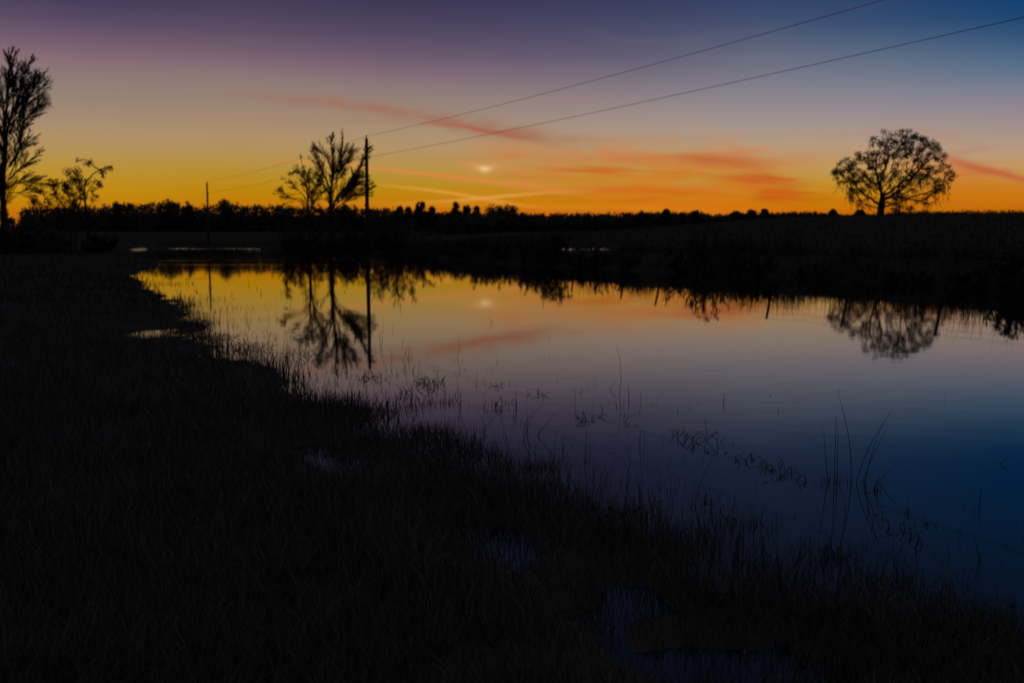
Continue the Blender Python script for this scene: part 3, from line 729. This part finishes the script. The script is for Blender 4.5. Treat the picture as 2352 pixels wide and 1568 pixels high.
# ------------------------------------------------------------------ far trees and woods
def far_tree(px, ytop, wpx, D, label, kind='round', group='separate trees on the far skyline'):
    x_, _, zt = aty(px, ytop, D); zg = float(height(x_, D)); h = zt - zg; w = wpx / F * D
    root = empty('pine_tree' if kind == 'pine' else 'round_tree', (x_, D, zg - .3)); tag(root, label, 'tree', group)
    tr = MB(); tr.tube([(0, 0, 0), (.1, 0, h * .5), (0, .1, h * .9)], [.35, .25, .1], 5)
    cen = []
    nb = 46 if kind != 'flat' else 70
    for i in range(nb):
        if kind == 'flat': c0 = np.array([random.uniform(-.5, .5) * w, random.uniform(-.3, .3) * w, h * random.uniform(.45, .95)])
        elif kind == 'pine':
            zz = random.uniform(.4, .97); ww = w * .5 * (1.15 - abs(zz - .62) * 1.8); c0 = np.array([random.uniform(-1, 1) * ww, random.uniform(-1, 1) * ww, h * zz])
        else:
            a = random.uniform(0, 6.28); b_ = random.uniform(0, 1) ** .6; zz = random.uniform(-.8, 1)
            ww = w * .5 * math.sqrt(max(0, 1 - zz * zz)); c0 = np.array([math.cos(a) * ww * b_, math.sin(a) * ww * b_, h * (.62 + .35 * zz)])
        cen.append(c0); tr.tube([(0, 0, max(h * .25, c0[2] * .6)), c0], [.12, .05], 3, cap=False)
    tr.build('trunk', m_bark, root); leaves('crown', cen, w * .11 + .5, 34, .55, m_leaf, root)
    return root
FT = [(917,474,26,380,'round','squat round far tree just right of the nearer power pole'),
 (938,474,12,380,'pine','small pointed pine first of the row right of the nearer pole'),
 (965,463,26,380,'pine','tallest pine in the row right of the nearer power pole'),
 (992,474,22,380,'round','small rounded tree between the pine row and the cloud-shaped crown'),
 (1045,464,28,380,'round','lumpy cloud-shaped crown in the middle of the skyline trees'),
 (1072,471,16,385,'pine','thin ragged tree leaning on the lumpy cloud-shaped crown'),
 (1094,472,18,380,'round','little round crown left of the long flat-topped tree'),
 (1153,472,66,380,'flat','long flat-topped dark tree mass right of the skyline row'),
 (1913,482,12,300,'pine','single small upright tree on the skyline left of the lone big tree'),
 (1757,480,12,330,'pine','thin upright tree in the right-hand skyline copse'),
 (1725,484,26,330,'round','gappy round tree in the right-hand skyline copse'),
 (1690,486,22,330,'round','low round tree at the left of the right-hand copse'),
 (1530,481,22,340,'round','small tree standing over the middle-right skyline woods'),
 (1598,484,14,340,'pine','narrow tree at the right end of the middle-right woods'),
 (1475,486,26,345,'round','low rounded tree left on the middle-right woods'),
 (1975,484,12,190,'round','scrubby bush-sized tree left of the lone big trunk'),
 (385,456,34,520,'round','gappy round tree top in the left woodland below the far pole'),
 (268,460,24,520,'round','dense round tree top at the left end of the woodland'),
 (515,458,44,520,'round','wide domed tree top right of the far power pole'),
 (432,460,26,520,'round','small domed tree between the gappy tree and far pole'),
 (790,468,26,400,'round','dark round tree behind the tall bare tree')]
for px, yt, w, D, kd, lb in FT: far_tree(px, yt, w, D, lb, kd)
def woods(name, pts, D, depth, label, dens=1.0, per=16, size=.9, bare=0.0):
    """a far wood: trunks and crowns over a strip of land, top following pts (pixel x, pixel y)"""
    xs = [p[0] for p in pts]; ys = [p[1] for p in pts]; tr = MB(); cen = []
    px = xs[0]
    while px < xs[-1]:
        for row in range(3):
            q = px + random.uniform(-4, 4); d = D + random.uniform(0, depth); x_, _, zt = aty(q, np.interp(q, xs, ys) + random.choice((0, 1, 2, 4)) + row * 1.5, d)
            zg = float(height(x_, d)); h = max(zt - zg, 2); w = random.uniform(.25, .42) * h + 1.5
            tr.tube([(x_, d, zg - .3), (x_, d, zg + h * .8)], [.3, .1], 3, cap=False)
            for j in range(12):
                a = random.uniform(0, 6.28); zz = random.uniform(-1, 1); ww = w * .6 * math.sqrt(1 - zz * zz)
                c0 = (x_ + math.cos(a) * ww, d + math.sin(a) * ww, zg + h * (.55 + .4 * zz)); cen.append(c0)
                tr.tube([(x_, d, zg + h * .3), c0], [.1, .04], 3, cap=False)
            for j in range(20): cen.append((x_ + random.gauss(0, w * .6), d, zg + random.random() ** 1.6 * h * .6))
        px += 11 / dens
    n = np.array(cen); mb = leaves(name, n, 1.5 * D / 500 + .3, per, size * D / 500, m_leaf, None)
    tag(mb, label, 'woodland', kind='stuff'); t_ = tr.build('trunks', m_bark, mb)
woods('left_woods', [(60,474),(220,470),(268,466),(300,466),(360,464),(400,462),(430,468),(470,472),(520,464),(560,470),(640,468),(700,474),(760,474),(830,474),(900,478),(950,484),(1000,487),(1090,489)], 520, 60,
      'far woodland forming the skyline on the left behind the poles', 1.0, 12)
woods('right_woods', [(1000,490),(1180,489),(1210,492),(1330,491),(1450,490),(1530,486),(1600,489),(1640,494),(1700,490),(1780,489),(1860,488),(1900,491),(1930,494)], 360, 40,
      'low far woodland along the middle and right skyline', 1.2, 12, .9)
woods('far_hedge', [(2050,492),(2150,491),(2175,489),(2200,491),(2300,493),(2352,492),(2420,490)], 260, 12, 'low ragged hedge on the crest right of the lone big tree', 1.0, 8, .7)

# ------------------------------------------------------------------ power poles and lines
P1 = (-12.55, 87.0); P2 = (-47.9, 158.0); P0 = (22.8, 16.0)
def pole(xy, label):
    z0 = float(height(*xy)); root = empty('utility_pole', (*xy, z0 - .2)); tag(root, label, 'power pole', 'power poles crossing the flooded meadow')
    top = 10.0 - z0 + .2
    m1 = MB(); m1.tube([(0, 0, 0), (0, 0, top * .5), (.03, 0, top)], [.19, .165, .13], 12); m1.build('shaft', m_wood, root, True)
    m2 = MB(); m2.tube([(0.02, 0, top - .02), (.02, 0, top + .12)], [.02, .02], 6); m2.build('top_pin', m_wire, root)
    for (a, zz) in ((.02, top + .10),):
        m3 = MB(); m3.tube([(a, 0, zz), (a, 0, zz + .05), (a, 0, zz + .1), (a, 0, zz + .16)], [.05, .075, .05, .04], 10); m3.build('insulator', m_glass, root, True)
    zb = 8.36 - z0 + .2
    m4 = MB(); m4.tube([(.1, -.02, zb), (.30, -.02, zb)], [.025, .025], 6); m4.tube([(.12, -.02, zb - .25), (.28, -.02, zb - .02)], [.015, .015], 5); m4.build('bracket', m_wire, root)
    m5 = MB(); m5.tube([(.3, -.02, zb - .06), (.3, -.02, zb), (.3, -.02, zb + .08)], [.05, .06, .04], 10); m5.build('insulator', m_glass, root, True)
    return root
pole(P1, 'nearer tall wooden power pole right of the bare tree')
pole(P2, 'farther small power pole above the left woodland')
def wire(name, z_, off, label, sag):
    mb = MB(); pts = []
    ps = [(P2[0] + off, P2[1], z_), (P1[0] + off, P1[1], z_), (P0[0] + off, P0[1], z_)]
    for a, b_ in ((0, 1), (1, 2)):
        A, B = np.array(ps[a]), np.array(ps[b_])
        for i in range(41 if b_ == 2 else 40):
            q = i / 40; p = A + (B - A) * q; p[2] -= sag * 4 * q * (1 - q); pts.append(p)
    mb.tube(pts, .011, 6); tag(mb.build(name, m_wire, None, True), label, 'power line', 'power lines between the poles')
wire('power_line', 10.16, .02, 'upper power line leaving the pole tops toward the top right', .45)
wire('power_line', 8.42, .3, 'lower power line hung below the upper one on the poles', .30)

# ------------------------------------------------------------------ fence on the far bank
fx = [(3.8, 61.5), (5.0, 57.6), (6.0, 53.3), (7.35, 49.6), (8.9, 45.6), (10.75, 41.2), (12.65, 37.3), (14.4, 33.3), (16.4, 29.6), (19.2, 26.0)]
fx = [(2.4, 65.5), (1.0, 69.6)][::-1] + fx
fr = empty('wire_fence', (fx[0][0], fx[0][1], 0)); tag(fr, 'old wire fence with leaning wooden posts along the far bank', 'fence')
tops = []
for i, (x_, y_) in enumerate(fx):
    z0 = max(float(height(x_, y_)), .1); x0, y0 = x_ - fx[0][0], y_ - fx[0][1]; ln = random.uniform(.11, .2); tp = 1.78 + random.uniform(-.06, .05)
    dx = -(tp - z0) * ln
    m1 = MB(); m1.tube([(x0, y0, z0 - .3), (x0 + dx * .5, y0, (z0 + tp) / 2), (x0 + dx, y0, tp - .02), (x0 + dx, y0, tp)], [.06, .055, .05, .035], 8); m1.build('post', m_wood, fr)
    tops.append((x0, dx, y0, z0, tp))
for fz in (.55, .78, .97):
    mb = MB(); pts = []
    for i, (x0, dx, y0, z0, tp) in enumerate(tops):
        q = np.array([x0 + dx * fz, y0 - .06, z0 + (tp - z0) * fz])
        if i: m_ = (pts[-1] + q) / 2; m_[2] -= .04; pts.append(m_)
        pts.append(q)
    mb.tube(pts, .005, 4); mb.build('wire', m_wire, fr)

# ------------------------------------------------------------------ reeds and weeds standing in the water
def stem_curve(b_px, b_py, t_px, t_py, bow=0.0, kn=8, yoff=0.0):
    """a stem from the water at one spot up to its tip; both lie at the same distance unless yoff"""
    bx_, by_ = onz(b_px, b_py); tx, ty, tz = aty(t_px, t_py, by_ + yoff)
    pts = []
    for i in range(kn):
        q = i / (kn - 1); w_ = math.sin(q * math.pi) * bow
        pts.append((bx_ + (tx - bx_) * q + w_ * 1.0, by_ + (ty - by_) * q, -.06 + (tz + .06) * q ** (1 - .0)))
    return pts
def local(pts, o): return [tuple(np.array(p) - np.array(o)) for p in pts]
# the reed clump at right
bx_, by_ = onz(1950, 1112); o = (bx_, by_, 0)
rt = empty('reed_clump', o); tag(rt, 'tall reed clump standing alone in the dark blue water at right', 'reeds')
RE = [((1905,1105),(1892,985),-.004),((1916,1100),(1921,955),.0),((1924,1098),(1925,972),.0),((1955,1105),(1927,907),.03),
      ((1962,1108),(2050,938),-.035),((1985,1110),(2030,968),-.02),((1975,1104),(2036,985),-.01),((2005,1108),(2068,1052),-.01),((2010,1122),(2022,1078),0)]
for (a, b_, bow) in RE:
    mb = MB(); p = stem_curve(*a, *b_, bow, 9); mb.tube(local(p, o), np.linspace(.0035, .0012, 9), 6); mb.build('reed', m_dry, rt, True)
mbx = MB()
def tuft_blades(name, spots, L, W, m, parent, o, lean=.8, n=60, spread=.1, kink=.3):
    P = []
    for (sx_, sy_) in spots:
        x0, y0 = onz(sx_, sy_)
        for _ in range(n): P.append((x0 + random.gauss(0, spread), y0 + random.gauss(0, spread), -.03))
    P = np.array(P) - np.array(o); P[:, 2] = -.03
    return blades(name, P, rng.uniform(.3, 1, len(P)) * L, W * rng.uniform(.6, 1.4, len(P)), m, lean, 4, parent, kink)
tuft_blades('clump_base', [(1905,1106),(1925,1104),(1950,1108),(1985,1125),(2005,1128)], .13, .005, m_dry, rt, o, 1.0, 34, .045)
# the lone reed
def lone(b_, t_, bow, label, r0=.003, name='reed', leaf=True, group=None):
    bx_, by_ = onz(*b_); o = (bx_, by_, 0); p = stem_curve(*b_, *t_, bow, 10)
    rt = empty(name, o); tag(rt, label, 'reed', group)
    mb = MB(); mb.tube(local(p, o), np.linspace(r0, r0 * .35, 10), 6); mb.build('stem', m_dry, rt, True)
    if leaf: tuft_blades('base_leaves', [b_], .07, .006, m_dry, rt, o, 1.2, 9, .02)
lone((1421,905), (1416,790), .035, 'single curved reed standing alone in the open middle of the pond')
lone((1594,1160), (1656,1022), -.035, 'long leaning stem rising from the weeds at lower centre')
lone((1585,1165), (1596,1120), 0, 'short stub stem beside the long leaning stem', leaf=False)
lone((1478,1150), (1462,1085), 0, 'short straight stem near the foreground edge at centre')
lone((1052,960), (1046,850), .02, 'thin upright stem near the middle shore weeds')
lone((1115,990), (1094,935), .02, 'short arching stem right of the thin upright stem', r0=.0025)
lone((1212,995), (1248,925), -.05, 'arching stem bending right above the middle shallows')
lone((1204,998), (1232,932), -.04, 'second arching stem hugging the one bending right')
lone((1220,1000), (1278,945), -.0, 'straight slanted stem between the arching pair and tufts')
lone((1086,988), (1160,925), .02, 'low slanted stem crossing toward the upper right in the shallows', r0=.0022)
lone((1342,1060), (1348,985), 0, 'fine upright stem right of the grass tuft in mid shallows')
lone((1320,930), (1322,892), 0, 'tiny stub of reed left of the curved reed', leaf=False)
lone((1046,820), (1052,768), .03, 'far hair-thin stem in front of the cloud reflection', leaf=False, r0=.003)
lone((877,792), (881,728), 0, 'hair-thin stem rising right of the pole reflection', r0=.003)
lone((486,770), (480,735), 0, 'short stem near the far left shoreline grass', r0=.004)
lone((2240,1180), (2238,1165), 0, 'tiny upright twig alone in the right water', leaf=False)
# kinked twig at right edge
bx_, by_ = onz(2296, 1065); mb = MB()
mb.tube([(0, 0, 0), (.06, .0, .05)], [.0035, .002], 5); mb.tube([(0, 0, -.04), (0.0, 0, 0.002)], .003, 5)
ob = mb.build('twig', m_dry); ob.location = (bx_, by_, 0); tag(ob, 'small bent twig sticking out of the water near the right edge', 'twig')
# tangles of broken stems
def tangle(cx_, cy_, wpx, n, label, L=.12, name='broken_stems'):
    bx_, by_ = onz(cx_, cy_); w = wpx / F * math.hypot(by_, CAMZ); rt = MB()
    for i in range(n):
        x0 = random.uniform(-.5, .5) * w; y0 = random.gauss(0, .17); l = L * random.uniform(.4, 1.1); a = random.gauss(0, .75)
        q = np.array([x0 + math.sin(a) * l, y0 + random.gauss(0, .02), math.cos(a) * l * random.uniform(.2, .8)]); kn = random.random() < .45
        e = np.array([q[0] + random.uniform(-.8, .8) * l, q[1] + random.gauss(0, .03), random.uniform(-.01, .5) * l]) if kn else q + np.array([math.sin(a), 0, math.cos(a)]) * l * .2
        rt.tube([(x0, y0, -.03), q], [.0028, .0024], 5); rt.tube([q, e], [.0024, .0014], 5)
    ob = rt.build(name, m_dry); ob.location = (bx_, by_, 0); return tag(ob, label, 'weeds')
tangle(1575, 1012, 50, 14, 'folded zigzag stems floating in the open water at centre right')
tangle(1628, 1010, 38, 7, 'loose triangle of bent stems right of the folded zigzag stems', .14)
tangle(1700, 1050, 70, 12, 'row of short upright stubs between the folded stems and reed clump', .09)
tangle(1800, 1085, 80, 34, 'mat of small broken weeds left of the tall reed clump', .08)
tangle(1345, 962, 28, 12, 'small knot of bent stems below the curved reed', .13)
tangle(1238, 905, 22, 8, 'small knot of stems left of the curved reed', .13)
tangle(1155, 935, 46, 12, 'scattered broken stems above the arching pair', .12)
tangle(985, 882, 60, 44, 'dark raft of weeds in the shallows right of the pole reflection', .15)
tangle(935, 908, 26, 18, 'small dark weed raft left below the larger raft', .12)
tangle(1440, 965, 26, 4, 'two short stubs right below the curved reed', .1)
tangle(1140, 888, 30, 5, 'few tiny sprigs right of the dark weed raft', .1)
tangle(2080, 1185, 70, 8, 'floating stick with side twigs below the tall reed clump', .06)
tangle(2080, 1225, 50, 16, 'little spiky tuft of stems in the lower right water', .08)
tangle(855, 868, 60, 30, 'broken weeds where the pole reflection ends', .14)
tangle(720, 775, 50, 26, 'dark line of weeds under the smaller bare tree reflection', .2)
tangle(700, 820, 110, 50, 'scattered weeds off the left shore below the tree reflection', .2)
tangle(1495, 1165, 50, 14, 'broken stems at the foreground edge near centre', .1)
tangle(1650, 1175, 60, 16, 'flattened stems beside the long leaning stem', .08)
tangle(385, 652, 110, 60, 'dark mat of weeds at the tip of the far left shore', .22)
tangle(430, 640, 120, 26, 'thin broken weeds in the yellow reflection at far left', .16)
tangle(455, 742, 70, 60, 'weedy mat off the left shore point above the small puddle', .18)
tangle(420, 700, 60, 40, 'clumped weeds along the upper left shore', .18)
tangle(500, 775, 70, 60, 'dark weeds spreading from the left shore below the point', .16)
tangle(570, 800, 70, 50, 'upright weeds at the left shore under the far pole reflection', .2)
# grass tufts standing clear of the bank
def tuft(px, py, L, n, label, spread=.05, lean=.55, W=.004):
    bx_, by_ = onz(px, py); P = np.stack([rng.normal(0, spread * 1.5, n), rng.normal(0, spread, n), np.full(n, -.03)], -1)
    ob = blades('grass_tuft', P, rng.uniform(.35, 1, n) * L, W * rng.uniform(.6, 1.5, n), m_grass, lean, 4, kink=.12)
    ob.location = (bx_, by_, 0); return tag(ob, label, 'grass tuft', 'grass tufts standing in the water')
tuft(1232, 1072, .17, 260, 'spiky round grass tuft just off the middle shore', .07)
tuft(1700, 1205, .16, 150, 'loose tall grass tuft in the lower centre water', .07)
tuft(1640, 1235, .14, 260, 'dense low grass tuft at the lower centre edge', .12)
tuft(1820, 1290, .16, 240, 'spread grass tuft before the foreground bank at lower right', .13)
tuft(1910, 1275, .15, 120, 'small grass tuft left of the bushy one at lower right', .06)
tuft(2030, 1345, .19, 420, 'bushy grass tuft standing off the bank at lower right', .10)
tuft(2130, 1385, .15, 160, 'thin grass tuft right of the bushy one at lower right', .08)
tuft(2270, 1440, .2, 340, 'tall grass tuft near the lower right corner', .10)
tuft(1080, 1045, .15, 200, 'grass tuft on the middle shore point', .09)
tuft(1440, 1180, .15, 180, 'short grass tuft against the bank at lower centre', .08)
tuft(950, 990, .16, 200, 'grass tuft by the inlet on the middle shore', .1)
tuft(1010, 925, .16, 90, 'little grass tuft below the dark weed raft', .07)
